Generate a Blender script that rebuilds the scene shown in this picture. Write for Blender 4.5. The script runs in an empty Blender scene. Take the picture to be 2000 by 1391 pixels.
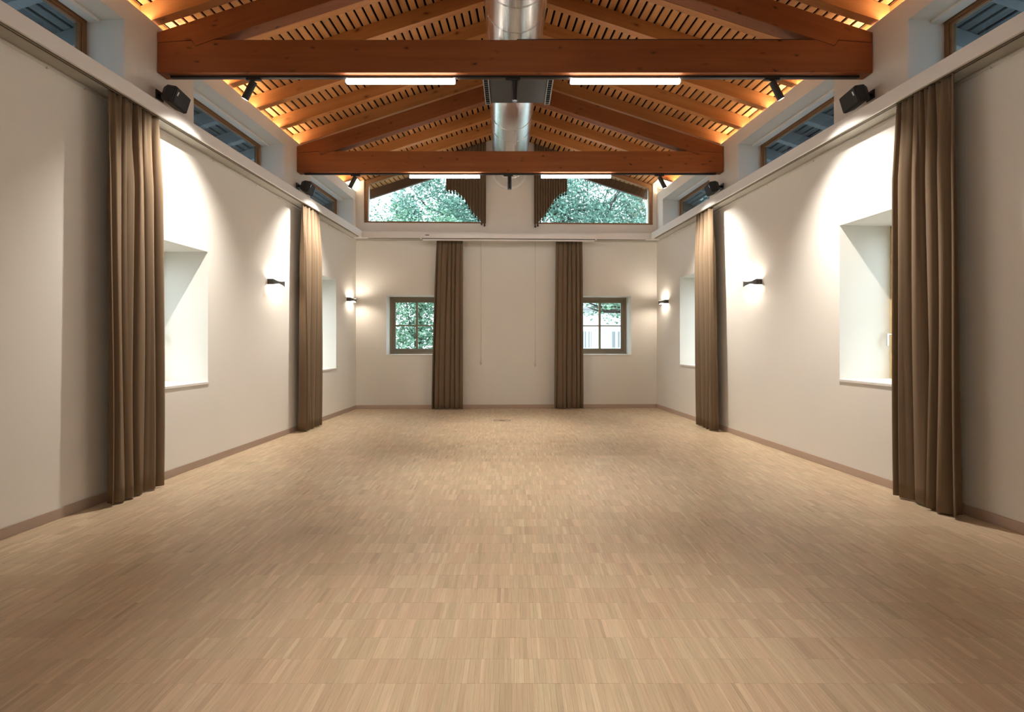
import bpy, math, random
from mathutils import Vector, Matrix
random.seed(7)
R = math.radians
SC = bpy.context.scene
COL = SC.collection

# ------------------------------------------------------------------ camera
cam_d = bpy.data.cameras.new('camera')
cam = bpy.data.objects.new('camera', cam_d)
COL.objects.link(cam)
cam.location = (0, 0, 1.422)
cam.rotation_euler = (R(90), 0, 0)
cam_d.sensor_width = 36.0
cam_d.lens = 980.0 / 2000.0 * 36.0
cam_d.shift_y = -26.5 / 2000.0
cam_d.clip_end = 300
cam_d.clip_start = 0.05
SC.camera = cam
# ------------------------------------------------------------------ exposure
SC.view_settings.view_transform = 'Standard'
SC.view_settings.look = 'None'
SC.view_settings.gamma = 1.0
SC.view_settings.use_curve_mapping = False
SC.view_settings.exposure = 1.0
# light levels
SKY = 2.6
LIN = 17.0
LED = 24.0
SPOT = 235.0
SCON = 95.0
# ------------------------------------------------------------------ world: bright overcast
w = bpy.data.worlds.new('overcast_sky')
SC.world = w
w.use_nodes = True
nt = w.node_tree
bg = nt.nodes['Background']
bg.inputs['Color'].default_value = (0.78, 0.89, 1.0, 1)
bg.inputs['Strength'].default_value = SKY

# ------------------------------------------------------------------ materials
def mat(name, base, rough=0.6, metal=0.0, emit=None, strength=0.0, spec=0.5):
    m = bpy.data.materials.new(name)
    m.use_nodes = True
    b = m.node_tree.nodes['Principled BSDF']
    b.inputs['Base Color'].default_value = (*base, 1)
    b.inputs['Roughness'].default_value = rough
    b.inputs['Metallic'].default_value = metal
    b.inputs['Specular IOR Level'].default_value = spec
    if emit:
        b.inputs['Emission Color'].default_value = (*emit, 1)
        b.inputs['Emission Strength'].default_value = strength
    return m

def N(m, t, **kw):
    n = m.node_tree.nodes.new(t)
    for k, v in kw.items():
        setattr(n, k, v)
    return n

def L(m, a, b):
    m.node_tree.links.new(a, b)

def mixc(m, fac, a, b, mode='MIX'):
    n = N(m, 'ShaderNodeMix', data_type='RGBA', blend_type=mode)
    for sock, v in ((n.inputs[0], fac), (n.inputs[6], a), (n.inputs[7], b)):
        if isinstance(v, (int, float)):
            sock.default_value = v
        elif isinstance(v, tuple):
            sock.default_value = (*v, 1)
        else:
            L(m, v, sock)
    return n.outputs[2]

def ramp(m, src, stops):
    n = N(m, 'ShaderNodeValToRGB')
    e = n.color_ramp.elements
    e[0].position, e[0].color = stops[0][0], (*stops[0][1], 1)
    e[1].position, e[1].color = stops[-1][0], (*stops[-1][1], 1)
    for p, c in stops[1:-1]:
        x = e.new(p)
        x.color = (*c, 1)
    L(m, src, n.inputs[0])
    return n.outputs[0]

def noise_bump(m, scale, dist, strength=0.3, vec=None, detail=3):
    b = m.node_tree.nodes['Principled BSDF']
    no = N(m, 'ShaderNodeTexNoise')
    no.inputs['Scale'].default_value = scale
    no.inputs['Detail'].default_value = detail
    if vec is not None:
        L(m, vec, no.inputs['Vector'])
    bu = N(m, 'ShaderNodeBump')
    bu.inputs['Strength'].default_value = strength
    bu.inputs['Distance'].default_value = dist
    L(m, no.outputs['Fac'], bu.inputs['Height'])
    L(m, bu.outputs['Normal'], b.inputs['Normal'])

def plaster(name, base):
    m = mat(name, base, 0.85, spec=0.25)
    b = m.node_tree.nodes['Principled BSDF']
    tc = N(m, 'ShaderNodeTexCoord')
    no = N(m, 'ShaderNodeTexNoise')
    no.inputs['Scale'].default_value = 1.3
    no.inputs['Detail'].default_value = 4
    L(m, tc.outputs['Object'], no.inputs['Vector'])
    c = mixc(m, no.outputs['Fac'], tuple(x * 0.97 for x in base), tuple(min(1, x * 1.02) for x in base))
    L(m, c, b.inputs['Base Color'])
    noise_bump(m, 90, 0.002, 0.25, tc.outputs['Object'])
    return m

def wood(name, lo, hi, dark, rough=0.5, knots=True, stretch=(0.35, 7, 7), kscale=1.6):
    """long grain along local x, with knots"""
    m = mat(name, lo, rough, spec=0.35)
    b = m.node_tree.nodes['Principled BSDF']
    tc = N(m, 'ShaderNodeTexCoord')
    oi = N(m, 'ShaderNodeObjectInfo')
    mul = N(m, 'ShaderNodeMath', operation='MULTIPLY')
    L(m, oi.outputs['Random'], mul.inputs[0])
    mul.inputs[1].default_value = 37.0
    comb = N(m, 'ShaderNodeCombineXYZ')
    for i in range(3):
        L(m, mul.outputs[0], comb.inputs[i])
    add = N(m, 'ShaderNodeVectorMath', operation='ADD')
    L(m, tc.outputs['Object'], add.inputs[0])
    L(m, comb.outputs[0], add.inputs[1])
    mp = N(m, 'ShaderNodeMapping')
    mp.inputs['Scale'].default_value = stretch
    L(m, add.outputs[0], mp.inputs['Vector'])
    no = N(m, 'ShaderNodeTexNoise')
    no.inputs['Scale'].default_value = 2.2
    no.inputs['Detail'].default_value = 6
    no.inputs['Distortion'].default_value = 0.6
    L(m, mp.outputs[0], no.inputs['Vector'])
    c = ramp(m, no.outputs['Fac'], [(0.3, lo), (0.7, hi)])
    # broad tone drift
    n2 = N(m, 'ShaderNodeTexNoise')
    n2.inputs['Scale'].default_value = 1.1
    L(m, add.outputs[0], n2.inputs['Vector'])
    c = mixc(m, 0.35, c, ramp(m, n2.outputs['Fac'], [(0.3, lo), (0.7, hi)]))
    hv = N(m, 'ShaderNodeHueSaturation')
    mr = N(m, 'ShaderNodeMapRange')
    mr.inputs['To Min'].default_value = 0.86
    mr.inputs['To Max'].default_value = 1.14
    L(m, oi.outputs['Random'], mr.inputs['Value'])
    L(m, mr.outputs[0], hv.inputs['Value'])
    L(m, c, hv.inputs['Color'])
    c = hv.outputs['Color']
    if knots:
        mk = N(m, 'ShaderNodeMapping')
        mk.inputs['Scale'].default_value = (1.0, 2.1, 2.1)
        wz = N(m, 'ShaderNodeTexNoise')
        wz.inputs['Scale'].default_value = 14
        L(m, add.outputs[0], wz.inputs['Vector'])
        wv = mixc(m, 0.045, add.outputs[0], wz.outputs['Color'])
        L(m, wv, mk.inputs['Vector'])
        vo = N(m, 'ShaderNodeTexVoronoi')
        vo.inputs['Scale'].default_value = kscale * 1.6
        L(m, mk.outputs[0], vo.inputs['Vector'])
        k = ramp(m, vo.outputs['Distance'], [(0.0, (1, 1, 1)), (0.05, (0.9, 0.9, 0.9)), (0.085, (0.4, 0.4, 0.4)), (0.20, (0, 0, 0))])
        c = mixc(m, k, c, dark)
    L(m, c, b.inputs['Base Color'])
    bu = N(m, 'ShaderNodeBump')
    bu.inputs['Strength'].default_value = 0.12
    bu.inputs['Distance'].default_value = 0.003
    L(m, no.outputs['Fac'], bu.inputs['Height'])
    L(m, bu.outputs['Normal'], b.inputs['Normal'])
    return m

def parquet(name):
    m = mat(name, (0.5, 0.36, 0.22), 0.42, spec=0.35)
    b = m.node_tree.nodes['Principled BSDF']
    at = N(m, 'ShaderNodeAttribute', attribute_name='tone')
    sep = N(m, 'ShaderNodeSeparateColor')
    L(m, at.outputs['Color'], sep.inputs[0])
    c = ramp(m, sep.outputs[0], [(0.0, (0.46, 0.355, 0.25)), (0.22, (0.53, 0.415, 0.295)),
                                 (0.55, (0.58, 0.46, 0.33)), (1.0, (0.67, 0.545, 0.40))])
    c2 = mixc(m, sep.outputs[1], (1.03, 0.96, 0.93), (0.97, 1.02, 0.95))
    c = mixc(m, 1.0, c, c2, 'MULTIPLY')
    tc = N(m, 'ShaderNodeTexCoord')
    geo = N(m, 'ShaderNodeNewGeometry')
    mp = N(m, 'ShaderNodeMapping')
    mp.inputs['Scale'].default_value = (170, 7, 1)
    L(m, geo.outputs['Position'], mp.inputs['Vector'])
    no = N(m, 'ShaderNodeTexNoise')
    no.inputs['Scale'].default_value = 1.0
    no.inputs['Detail'].default_value = 3
    L(m, mp.outputs[0], no.inputs['Vector'])
    g = ramp(m, no.outputs['Fac'], [(0.25, (0.86, 0.84, 0.80)), (0.6, (1.03, 1.03, 1.03))])
    c = mixc(m, 1.0, c, g, 'MULTIPLY')
    n3 = N(m, 'ShaderNodeTexNoise')
    n3.inputs['Scale'].default_value = 0.7
    L(m, geo.outputs['Position'], n3.inputs['Vector'])
    c = mixc(m, 1.0, c, ramp(m, n3.outputs['Fac'], [(0.3, (0.96, 0.93, 0.91)), (0.7, (1.03, 1.03, 1.0))]), 'MULTIPLY')
    L(m, c, b.inputs['Base Color'])
    rr = N(m, 'ShaderNodeMapRange')
    rr.inputs['To Min'].default_value = 0.36
    rr.inputs['To Max'].default_value = 0.52
    L(m, no.outputs['Fac'], rr.inputs['Value'])
    L(m, rr.outputs[0], b.inputs['Roughness'])
    return m

def cloth(name, lo, hi):
    m = mat(name, lo, 0.95, spec=0.1)
    b = m.node_tree.nodes['Principled BSDF']
    tc = N(m, 'ShaderNodeTexCoord')
    mp = N(m, 'ShaderNodeMapping')
    mp.inputs['Scale'].default_value = (90, 90, 1.5)
    L(m, tc.outputs['Object'], mp.inputs['Vector'])
    no = N(m, 'ShaderNodeTexNoise')
    no.inputs['Scale'].default_value = 1
    L(m, mp.outputs[0], no.inputs['Vector'])
    L(m, ramp(m, no.outputs['Fac'], [(0.3, lo), (0.7, hi)]), b.inputs['Base Color'])
    b.inputs['Sheen Weight'].default_value = 0.12
    b.inputs['Sheen Tint'].default_value = (0.8, 0.65, 0.5, 1)
    return m

def glass(name, tint=(0.93, 0.97, 0.96)):
    m = bpy.data.materials.new(name)
    m.use_nodes = True
    t = m.node_tree
    t.nodes.clear()
    o = t.nodes.new('ShaderNodeOutputMaterial')
    mx = t.nodes.new('ShaderNodeMixShader')
    tr = t.nodes.new('ShaderNodeBsdfTransparent')
    tr.inputs[0].default_value = (*tint, 1)
    gl = t.nodes.new('ShaderNodeBsdfGlossy')
    gl.inputs['Roughness'].default_value = 0.02
    fr = t.nodes.new('ShaderNodeFresnel')
    ge = t.nodes.new('ShaderNodeNewGeometry')     # same reflectance on both faces of the sheet
    io = t.nodes.new('ShaderNodeMapRange')
    io.inputs['To Min'].default_value = 1.5
    io.inputs['To Max'].default_value = 1 / 1.5
    t.links.new(ge.outputs['Backfacing'], io.inputs['Value'])
    t.links.new(io.outputs[0], fr.inputs['IOR'])
    t.links.new(fr.outputs[0], mx.inputs[0])
    t.links.new(tr.outputs[0], mx.inputs[1])
    t.links.new(gl.outputs[0], mx.inputs[2])
    t.links.new(mx.outputs[0], o.inputs[0])
    return m

def steel(name):
    m = mat(name, (0.80, 0.80, 0.79), 0.2, 1.0)
    b = m.node_tree.nodes['Principled BSDF']
    tc = N(m, 'ShaderNodeTexCoord')
    mp = N(m, 'ShaderNodeMapping')
    mp.inputs['Scale'].default_value = (5, 0.12, 5)
    L(m, tc.outputs['Object'], mp.inputs['Vector'])
    no = N(m, 'ShaderNodeTexNoise')
    no.inputs['Scale'].default_value = 1.5
    no.inputs['Detail'].default_value = 4
    L(m, mp.outputs[0], no.inputs['Vector'])
    rr = N(m, 'ShaderNodeMapRange')
    rr.inputs['To Min'].default_value = 0.24
    rr.inputs['To Max'].default_value = 0.30
    L(m, no.outputs['Fac'], rr.inputs['Value'])
    L(m, rr.outputs[0], b.inputs['Roughness'])
    return m

def leafmat(name, lo, hi):
    m = mat(name, lo, 0.5, spec=0.4)
    b = m.node_tree.nodes['Principled BSDF']
    at = N(m, 'ShaderNodeAttribute', attribute_name='tone')
    L(m, mixc(m, at.outputs['Fac'], lo, hi), b.inputs['Base Color'])
    return m

WALL = (0.79, 0.762, 0.70)
M = {
    'wall': plaster('cream_plaster', WALL),
    'trim': mat('white_trim', (0.80, 0.775, 0.74), 0.6),
    'beam': wood('glazed_beam_wood', (0.22, 0.065, 0.018), (0.32, 0.105, 0.032), (0.035, 0.012, 0.006), kscale=2.9),
    'rafter': wood('glazed_rafter_wood', (0.43, 0.172, 0.053), (0.58, 0.265, 0.090), (0.16, 0.05, 0.015), kscale=1.7),
    'board': wood('glazed_board_wood', (0.47, 0.215, 0.072), (0.62, 0.32, 0.125), (0.25, 0.09, 0.025), kscale=1.0),
    'felt': mat('black_acoustic_felt', (0.006, 0.004, 0.004), 1.0, spec=0.0),
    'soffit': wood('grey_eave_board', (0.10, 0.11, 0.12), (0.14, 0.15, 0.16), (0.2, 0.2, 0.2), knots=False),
    'tail': wood('grey_rafter_tail', (0.24, 0.25, 0.26), (0.30, 0.31, 0.32), (0.2, 0.2, 0.2), knots=False),
    'dwood': wood('dark_eave_wood', (0.07, 0.04, 0.03), (0.11, 0.065, 0.05), (0.02, 0.01, 0.01), knots=False),
    'frame': wood('brown_window_wood', (0.26, 0.13, 0.055), (0.34, 0.18, 0.085), (0.1, 0.05, 0.02), knots=False),
    'taupe': wood('taupe_window_paint', (0.24, 0.19, 0.125), (0.29, 0.23, 0.16), (0.1, 0.08, 0.06), knots=False),
    'tan': wood('tan_window_wood', (0.50, 0.36, 0.15), (0.60, 0.44, 0.2), (0.2, 0.1, 0.06), knots=False),
    'parquet': parquet('oak_strip_parquet'),
    'subfloor': mat('parquet_joint', (0.30, 0.21, 0.14), 0.9),
    'base': wood('limed_oak_baseboard', (0.42, 0.315, 0.245), (0.49, 0.375, 0.30), (0.2, 0.14, 0.1), knots=False),
    'curtain': cloth('taupe_curtain_cloth', (0.178, 0.124, 0.078), (0.196, 0.138, 0.088)),
    'black': mat('black_powder_coat', (0.012, 0.012, 0.012), 0.45),
    'grille': mat('black_speaker_grille', (0.02, 0.02, 0.022), 0.7),
    'dgrey': mat('dark_grey_metal', (0.026, 0.025, 0.025), 0.5),
    'grey': mat('grey_metal', (0.22, 0.23, 0.23), 0.45),
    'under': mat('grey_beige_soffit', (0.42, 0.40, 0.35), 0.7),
    'white': mat('white_lacquer', (0.82, 0.79, 0.75), 0.45),
    'label': mat('silver_label', (0.8, 0.8, 0.8), 0.4),
    'slot': mat('dark_slot', (0.03, 0.03, 0.03), 0.8),
    'steel': steel('spiral_duct_steel'),
    'chrome': mat('satin_chrome', (0.7, 0.7, 0.7), 0.25, 1.0),
    'iron': mat('anthracite_sconce_metal', (0.07, 0.07, 0.065), 0.5),
    'glass': glass('window_glass'),
    'glass2': glass('clerestory_glass', (0.55, 0.62, 0.65)),
    'linear': mat('linear_lamp_diffuser', (0.9, 0.9, 0.9), 0.5, emit=(1.0, 0.93, 0.85), strength=LIN),
    'led': mat('led_strip_light', (0.9, 0.9, 0.9), 0.5, emit=(1.0, 0.86, 0.66), strength=LED),
    'lens': mat('spot_lens_light', (0.9, 0.9, 0.9), 0.3, emit=(1.0, 0.93, 0.84), strength=14),
    'sconce': mat('sconce_diffuser_light', (0.9, 0.9, 0.9), 0.5, emit=(1.0, 0.86, 0.72), strength=SCON),
    'render': plaster('pale_house_render', (0.8, 0.8, 0.8)),
    'roofing': mat('grey_roofing', (0.3, 0.3, 0.3), 0.8),
    'ground': mat('pale_gravel_ground', (0.36, 0.36, 0.34), 0.95),
    'paint': mat('white_fence_paint', (0.72, 0.75, 0.77), 0.5),
    'bark': mat('tree_bark', (0.07, 0.055, 0.045), 0.9),
    'leafa': leafmat('blue_green_leaf', (0.07, 0.17, 0.13), (0.30, 0.50, 0.41)),
    'leafb': leafmat('fresh_green_leaf', (0.08, 0.20, 0.12), (0.34, 0.55, 0.38)),
    'cord': mat('pale_cord', (0.62, 0.57, 0.52), 0.7),
    'brass': mat('bronze_metal', (0.12, 0.09, 0.06), 0.45, 0.4),
}

# ------------------------------------------------------------------ mesh helpers
class MB:
    def __init__(self):
        self.v, self.f, self.sm = [], [], []
    def quadset(self, pts, faces, smooth=False):
        o = len(self.v)
        self.v += [tuple(p) for p in pts]
        for f in faces:
            self.f.append(tuple(o + i for i in f))
            self.sm.append(smooth)
    def hexa(self, p):          # p: 4 bottom ccw, 4 top ccw
        self.quadset(p, [(3, 2, 1, 0), (4, 5, 6, 7), (0, 1, 5, 4), (1, 2, 6, 5), (2, 3, 7, 6), (3, 0, 4, 7)])
        return self
    def box(self, x0, x1, y0, y1, z0, z1):
        x0, x1 = min(x0, x1), max(x0, x1)
        y0, y1 = min(y0, y1), max(y0, y1)
        z0, z1 = min(z0, z1), max(z0, z1)
        return self.hexa([(x0, y0, z0), (x1, y0, z0), (x1, y1, z0), (x0, y1, z0),
                          (x0, y0, z1), (x1, y0, z1), (x1, y1, z1), (x0, y1, z1)])
    def prism_xz(self, poly, y0, y1):
        """poly = [(x,z)...], extruded from y0 to y1"""
        n = len(poly)
        a = sum(poly[i][0] * poly[(i + 1) % n][1] - poly[(i + 1) % n][0] * poly[i][1] for i in range(n))
        if a < 0:
            poly = poly[::-1]
        if y0 > y1:
            y0, y1 = y1, y0
        pts = [(x, y0, z) for x, z in poly] + [(x, y1, z) for x, z in poly]
        fs = [tuple(range(n)), tuple(range(2 * n - 1, n - 1, -1))]
        for i in range(n):
            j = (i + 1) % n
            fs.append((j, i, n + i, n + j))
        self.quadset(pts, fs)
        return self
    def cyl(self, p0, p1, r0, r1=None, n=20, caps=True, smooth=True):
        r1 = r0 if r1 is None else r1
        p0, p1 = Vector(p0), Vector(p1)
        d = (p1 - p0).normalized()
        a = d.orthogonal().normalized()
        b = d.cross(a)
        pts = []
        for p, r in ((p0, r0), (p1, r1)):
            for i in range(n):
                t = 2 * math.pi * i / n
                pts.append(p + a * math.cos(t) * r + b * math.sin(t) * r)
        self.quadset(pts, [(i, (i + 1) % n, n + (i + 1) % n, n + i) for i in range(n)], smooth)
        if caps:
            o = len(self.v) - 2 * n
            self.f.append(tuple(o + i for i in range(n - 1, -1, -1)))
            self.f.append(tuple(o + n + i for i in range(n)))
            self.sm += [False, False]
        return self
    def grid(self, rows, smooth=True):
        """rows: list of equally long point rows"""
        nr, nc = len(rows), len(rows[0])
        pts = [p for r in rows for p in r]
        fs = [(i * nc + j, i * nc + j + 1, (i + 1) * nc + j + 1, (i + 1) * nc + j)
              for i in range(nr - 1) for j in range(nc - 1)]
        self.quadset(pts, fs, smooth)
        return self
    def build(self, name, m, parent=None, bevel=0, loc=None, rot=None):
        me = bpy.data.meshes.new(name)
        me.from_pydata(self.v, [], self.f)
        me.polygons.foreach_set('use_smooth', self.sm)
        me.materials.append(M[m] if isinstance(m, str) else m)
        me.update()
        o = bpy.data.objects.new(name, me)
        COL.objects.link(o)
        if parent:
            o.parent = parent
        if loc:
            o.location = loc
        if rot:
            o.rotation_euler = rot
        if bevel:
            bv = o.modifiers.new('bevel', 'BEVEL')
            bv.width = bevel
            bv.segments = 2
            bv.limit_method = 'ANGLE'
        return o

def tag(o, label=None, cat=None, group=None, kind=None):
    for k, v in (('label', label), ('category', cat), ('group', group), ('kind', kind)):
        if v:
            o[k] = v
    return o

def empty(name, loc=(0, 0, 0), rz=0.0, parent=None):
    o = bpy.data.objects.new(name, None)
    o.empty_display_size = 0.2
    COL.objects.link(o)
    o.location = loc
    o.rotation_euler = (0, 0, rz)
    if parent:
        o.parent = parent
    return o

# ------------------------------------------------------------------ plan of the hall (metres, camera at x=y=0)
AL, AR = 0.049, -0.0888
def XL(y): return -3.861 + AL * y
def XR(y): return 4.127 + AR * y
def XM(y): return 0.5 * (XL(y) + XR(y))
def HALF(y): return 0.5 * (XR(y) - XL(y))
SL = 0.3265                  # roof slope
Z_WALL = 4.66                # top of side walls
Z_BRD = 4.845                 # underside of ceiling boards above the wall face
TH_L = math.pi / 2 - math.atan(AL)
TH_R = math.pi / 2 - math.atan(AR)
KL, KR = math.sqrt(1 + AL * AL), math.sqrt(1 + AR * AR)
class Side:
    """local frame of a side wall: x along the wall, out(d) away from the room"""
    def __init__(self, left):
        self.left = left
        self.org = (XL(0), 0, 0) if left else (XR(0), 0, 0)
        self.th = TH_L if left else TH_R
        self.k = KL if left else KR
        self.sg = 1 if left else -1
    def s(self, y): return y * self.k
    def pt(self, y, inward=0.0, z=0.0):
        x = XL(y) if self.left else XR(y)
        a = AL if self.left else AR
        nx, ny = (1, -a) if self.left else (-1, a)
        n = math.hypot(nx, ny)
        return (x + nx / n * inward, y + ny / n * inward, z)
LEFT, RIGHT = Side(True), Side(False)
SIDES = (LEFT, RIGHT)
Y0, Y1 = -1.6, 11.25
PL = (-3.336, 10.72)
PR = (3.156, 10.93)
TH_F = math.atan2(PR[1] - PL[1], PR[0] - PL[0])
KF = 1 / math.cos(TH_F)
def sF(x): return (x - PL[0]) * KF
def yF(x): return PL[1] + (x - PL[0]) * math.tan(TH_F)
SFW = sF(PR[0])

# ------------------------------------------------------------------ floor
random.seed(11)
flo = MB()
flo.quadset([(-4.6, -1.7, -0.02), (4.9, -1.7, -0.02), (4.3, 11.3, -0.02), (-4.2, 11.3, -0.02)], [(0, 1, 2, 3)])
floor = flo.build('floor', 'subfloor')
tag(floor, 'pale oak strip parquet floor of the hall', kind='structure')
ROWL = 0.1623
def strip_mesh(name, boxes, tones):
    vs, fs, cols = [], [], []
    for (x0, x1, y0, y1, z), t in zip(boxes, tones):
        o = len(vs)
        vs += [(x0, y0, -0.012), (x1, y0, -0.012), (x1, y1, -0.012), (x0, y1, -0.012),
               (x0 + .0002, y0 + .0003, z), (x1 - .0002, y0 + .0003, z), (x1 - .0002, y1 - .0003, z), (x0 + .0002, y1 - .0003, z)]
        fs += [(o + 4, o + 5, o + 6, o + 7), (o, o + 1, o + 5, o + 4), (o + 1, o + 2, o + 6, o + 5),
               (o + 2, o + 3, o + 7, o + 6), (o + 3, o, o + 4, o + 7)]
        cols += [t[0], t[1], 0.0, 1.0] * 20
    me = bpy.data.meshes.new(name)
    me.from_pydata(vs, [], fs)
    ca = me.color_attributes.new('tone', 'FLOAT_COLOR', 'CORNER')
    ca.data.foreach_set('color', cols)
    me.materials.append(M['parquet'])
    ob = bpy.data.objects.new(name, me)
    COL.objects.link(ob)
    ob.parent = floor
    return ob
rows_b, rows_t = [], []
k0 = int(math.floor((Y0 - 1.93) / ROWL))
k1 = int(math.ceil((11.0 - 1.93) / ROWL))
for k in range(k0, k1):
    y0 = 1.93 + k * ROWL
    yc = y0 + ROWL / 2
    xa, xb = XL(yc) - 0.03, XR(yc) + 0.03
    x = xa - random.random() * 0.03
    blk, left = 0.5, 0
    while x < xb:
        wd = random.choice((0.0145, 0.019, 0.023, 0.023, 0.028))
        if left <= 0:
            blk = random.random()
            hue = random.random()
            left = random.choice((2, 4, 6, 7, 9))
        left -= 1
        t = min(1, max(0, 0.3 * blk + 0.7 * random.betavariate(2.4, 2.4) + random.uniform(-.06, .06)))
        if random.random() < 0.04:
            t = max(0, t - 0.3)
        elif random.random() < 0.14:
            t = min(1, t + 0.35)
        y1 = min(y0 + ROWL, yF(x) + 0.0)
        if y1 - y0 > 0.02:
            rows_b.append((x, x + wd, y0, y1, random.uniform(-0.0004, 0.0)))
            rows_t.append((t, 0.5 * hue + 0.5 * random.random()))
        x += wd
# the strips that show largest in view are parts of their own
inview = []
for i, (x0, x1, y0, y1, z) in enumerate(rows_b):
    if y0 >= 1.92 and abs((x0 + x1) / 2) < 1.03 * y0:
        inview.append(((x1 - x0) / y0 ** 2, i))
inview.sort(key=lambda q: rows_b[q[1]][2] * 10 + abs(rows_b[q[1]][0]))
single = set(i for _, i in inview[:300])
for i in sorted(single):
    strip_mesh('parquet_strip', [rows_b[i]], [rows_t[i]])
rest = [i for i in range(len(rows_b)) if i not in single]
ob = strip_mesh('parquet_strips', [rows_b[i] for i in rest], [rows_t[i] for i in rest])
tag(ob, kind='stuff')

# ------------------------------------------------------------------ side walls with niches
CLER = [(-0.25, 1.75), (2.72, 4.70), (5.65, 7.66), (8.56, 10.60)]
Z_C0, Z_C1 = 3.80, 4.45
LOWL = [(4.78, 5.895, 0.935, 2.487), (8.55, 9.665, 0.905, 2.63)]
LOWR = [(4.40, 5.563, 0.99, 2.72), (8.60, 9.745, 0.975, 2.68)]
D_LOW, D_UP, NI_LOW, NI_UP = 0.70, 0.45, 0.60, 0.385
def cells(mb, ss, zs, holes, d0, d1, sg):
    for i in range(len(ss) - 1):
        for j in range(len(zs) - 1):
            cs, cz = (ss[i] + ss[i + 1]) / 2, (zs[j] + zs[j + 1]) / 2
            if any(a < cs < b and c < cz < e for a, b, c, e in holes):
                continue
            mb.box(ss[i], ss[i + 1], sg * d0, sg * d1, zs[j], zs[j + 1])
for sd in SIDES:
    low = LOWL if sd.left else LOWR
    mb = MB()
    lh = [(sd.s(a), sd.s(b), c, e) for a, b, c, e in low]
    ss = sorted({sd.s(Y0), sd.s(Y1)} | {q for h in lh for q in h[:2]})
    zs = sorted({-0.05, 3.70} | {q for h in lh for q in h[2:]})
    cells(mb, ss, zs, lh, 0, D_LOW, sd.sg)
    uh = [(sd.s(a), sd.s(b), Z_C0, Z_C1) for a, b in CLER]
    ss = sorted({sd.s(Y0), sd.s(Y1)} | {q for h in uh for q in h[:2]})
    cells(mb, ss, [3.70, Z_C0, Z_C1, 4.60], uh, 0, D_UP, sd.sg)
    for d0, d1, zt in ((0, 0.018, 4.652), (0.10, D_UP, Z_WALL)):
        mb.box(sd.s(Y0), sd.s(Y1), sd.sg * d0, sd.sg * d1, 4.60, zt)
    wl = mb.build('wall_left' if sd.left else 'wall_right', 'wall', loc=sd.org, rot=(0, 0, sd.th))
    tag(wl, 'cream plaster side wall with deep window niches, on the %s' % ('left' if sd.left else 'right'), kind='structure')
    # drip strip in the clerestory soffits
    for a, b in CLER:
        st = MB()
        st.box(sd.s(a), sd.s(b), sd.sg * 0.235, sd.sg * 0.335, Z_C1 - 0.028, Z_C1)
        st.build('niche_soffit_step', 'trim', wl)
    # cream sill boards of the lower niches
    for a, b, c, e in low:
        st = MB()
        st.box(sd.s(a) - 0.0, sd.s(b) + 0.0, sd.sg * -0.012, sd.sg * NI_LOW, c - 0.002, c + 0.028)
        st.build('window_sill', 'white', wl, bevel=0.004)

# far wall
mb = MB()
WIN_F = [(sF(-2.695), sF(-1.515), 1.142, 2.43), (sF(1.395), sF(2.590), 1.142, 2.43)]
GB = 3.985
GL0, GL1 = sF(-3.165), sF(-0.585)
GR0, GR1 = sF(0.476), sF(3.07)
ss = sorted({0.0, SFW} | {q for h in WIN_F for q in h[:2]})
cells(mb, ss, [-0.05, 1.142, 2.43, GB], WIN_F, 0, 0.5, 1)
def zroof_s(s):
    x = PL[0] + s / KF
    y = yF(x)
    return Z_BRD + SL * (HALF(y) - abs(x - XM(y)))
sm_ = sF(XM(10.82))
def topd(s): return zroof_s(s) - 0.004
mb.prism_xz([(0, GB), (GL0, GB), (GL0, topd(GL0)), (0, topd(0))], 0, 0.5)
mb.prism_xz([(GL1, GB), (GR0, GB), (GR0, topd(GR0)), (sm_, topd(sm_)), (GL1, topd(GL1))], 0, 0.5)
mb.prism_xz([(GR1, GB), (SFW, GB), (SFW, topd(SFW)), (GR1, topd(GR1))], 0, 0.5)
mb.prism_xz([(-0.60, Z_WALL + .002), (0, Z_WALL + .002), (0, topd(0)), (-0.60, topd(0) - 0.6 * SL)], 0.14, 0.5)
mb.prism_xz([(SFW, Z_WALL + .002), (SFW + 0.6, Z_WALL + .002), (SFW + 0.6, topd(SFW) - 0.6 * SL), (SFW, topd(SFW))], 0.14, 0.5)
wf = mb.build('wall_far', 'wall', loc=(PL[0], PL[1], 0), rot=(0, 0, TH_F))
tag(wf, 'cream plaster end wall with gable windows facing the view', kind='structure')
for a, b, c, e in WIN_F:
    MB().box(a, b, -0.012, 0.455, c - 0.002, c + 0.022).build('window_sill', 'white', wf, bevel=0.004)
# near wall behind the view
mb = MB()
mb.prism_xz([(-4.7, -0.05), (5.0, -0.05), (5.0, 4.70), (XM(-1.6), 6.2), (-4.7, 4.75)], -1.9, -1.62)
tag(mb.build('wall_near', 'wall'), 'plain cream wall behind the viewer', kind='structure')

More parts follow.
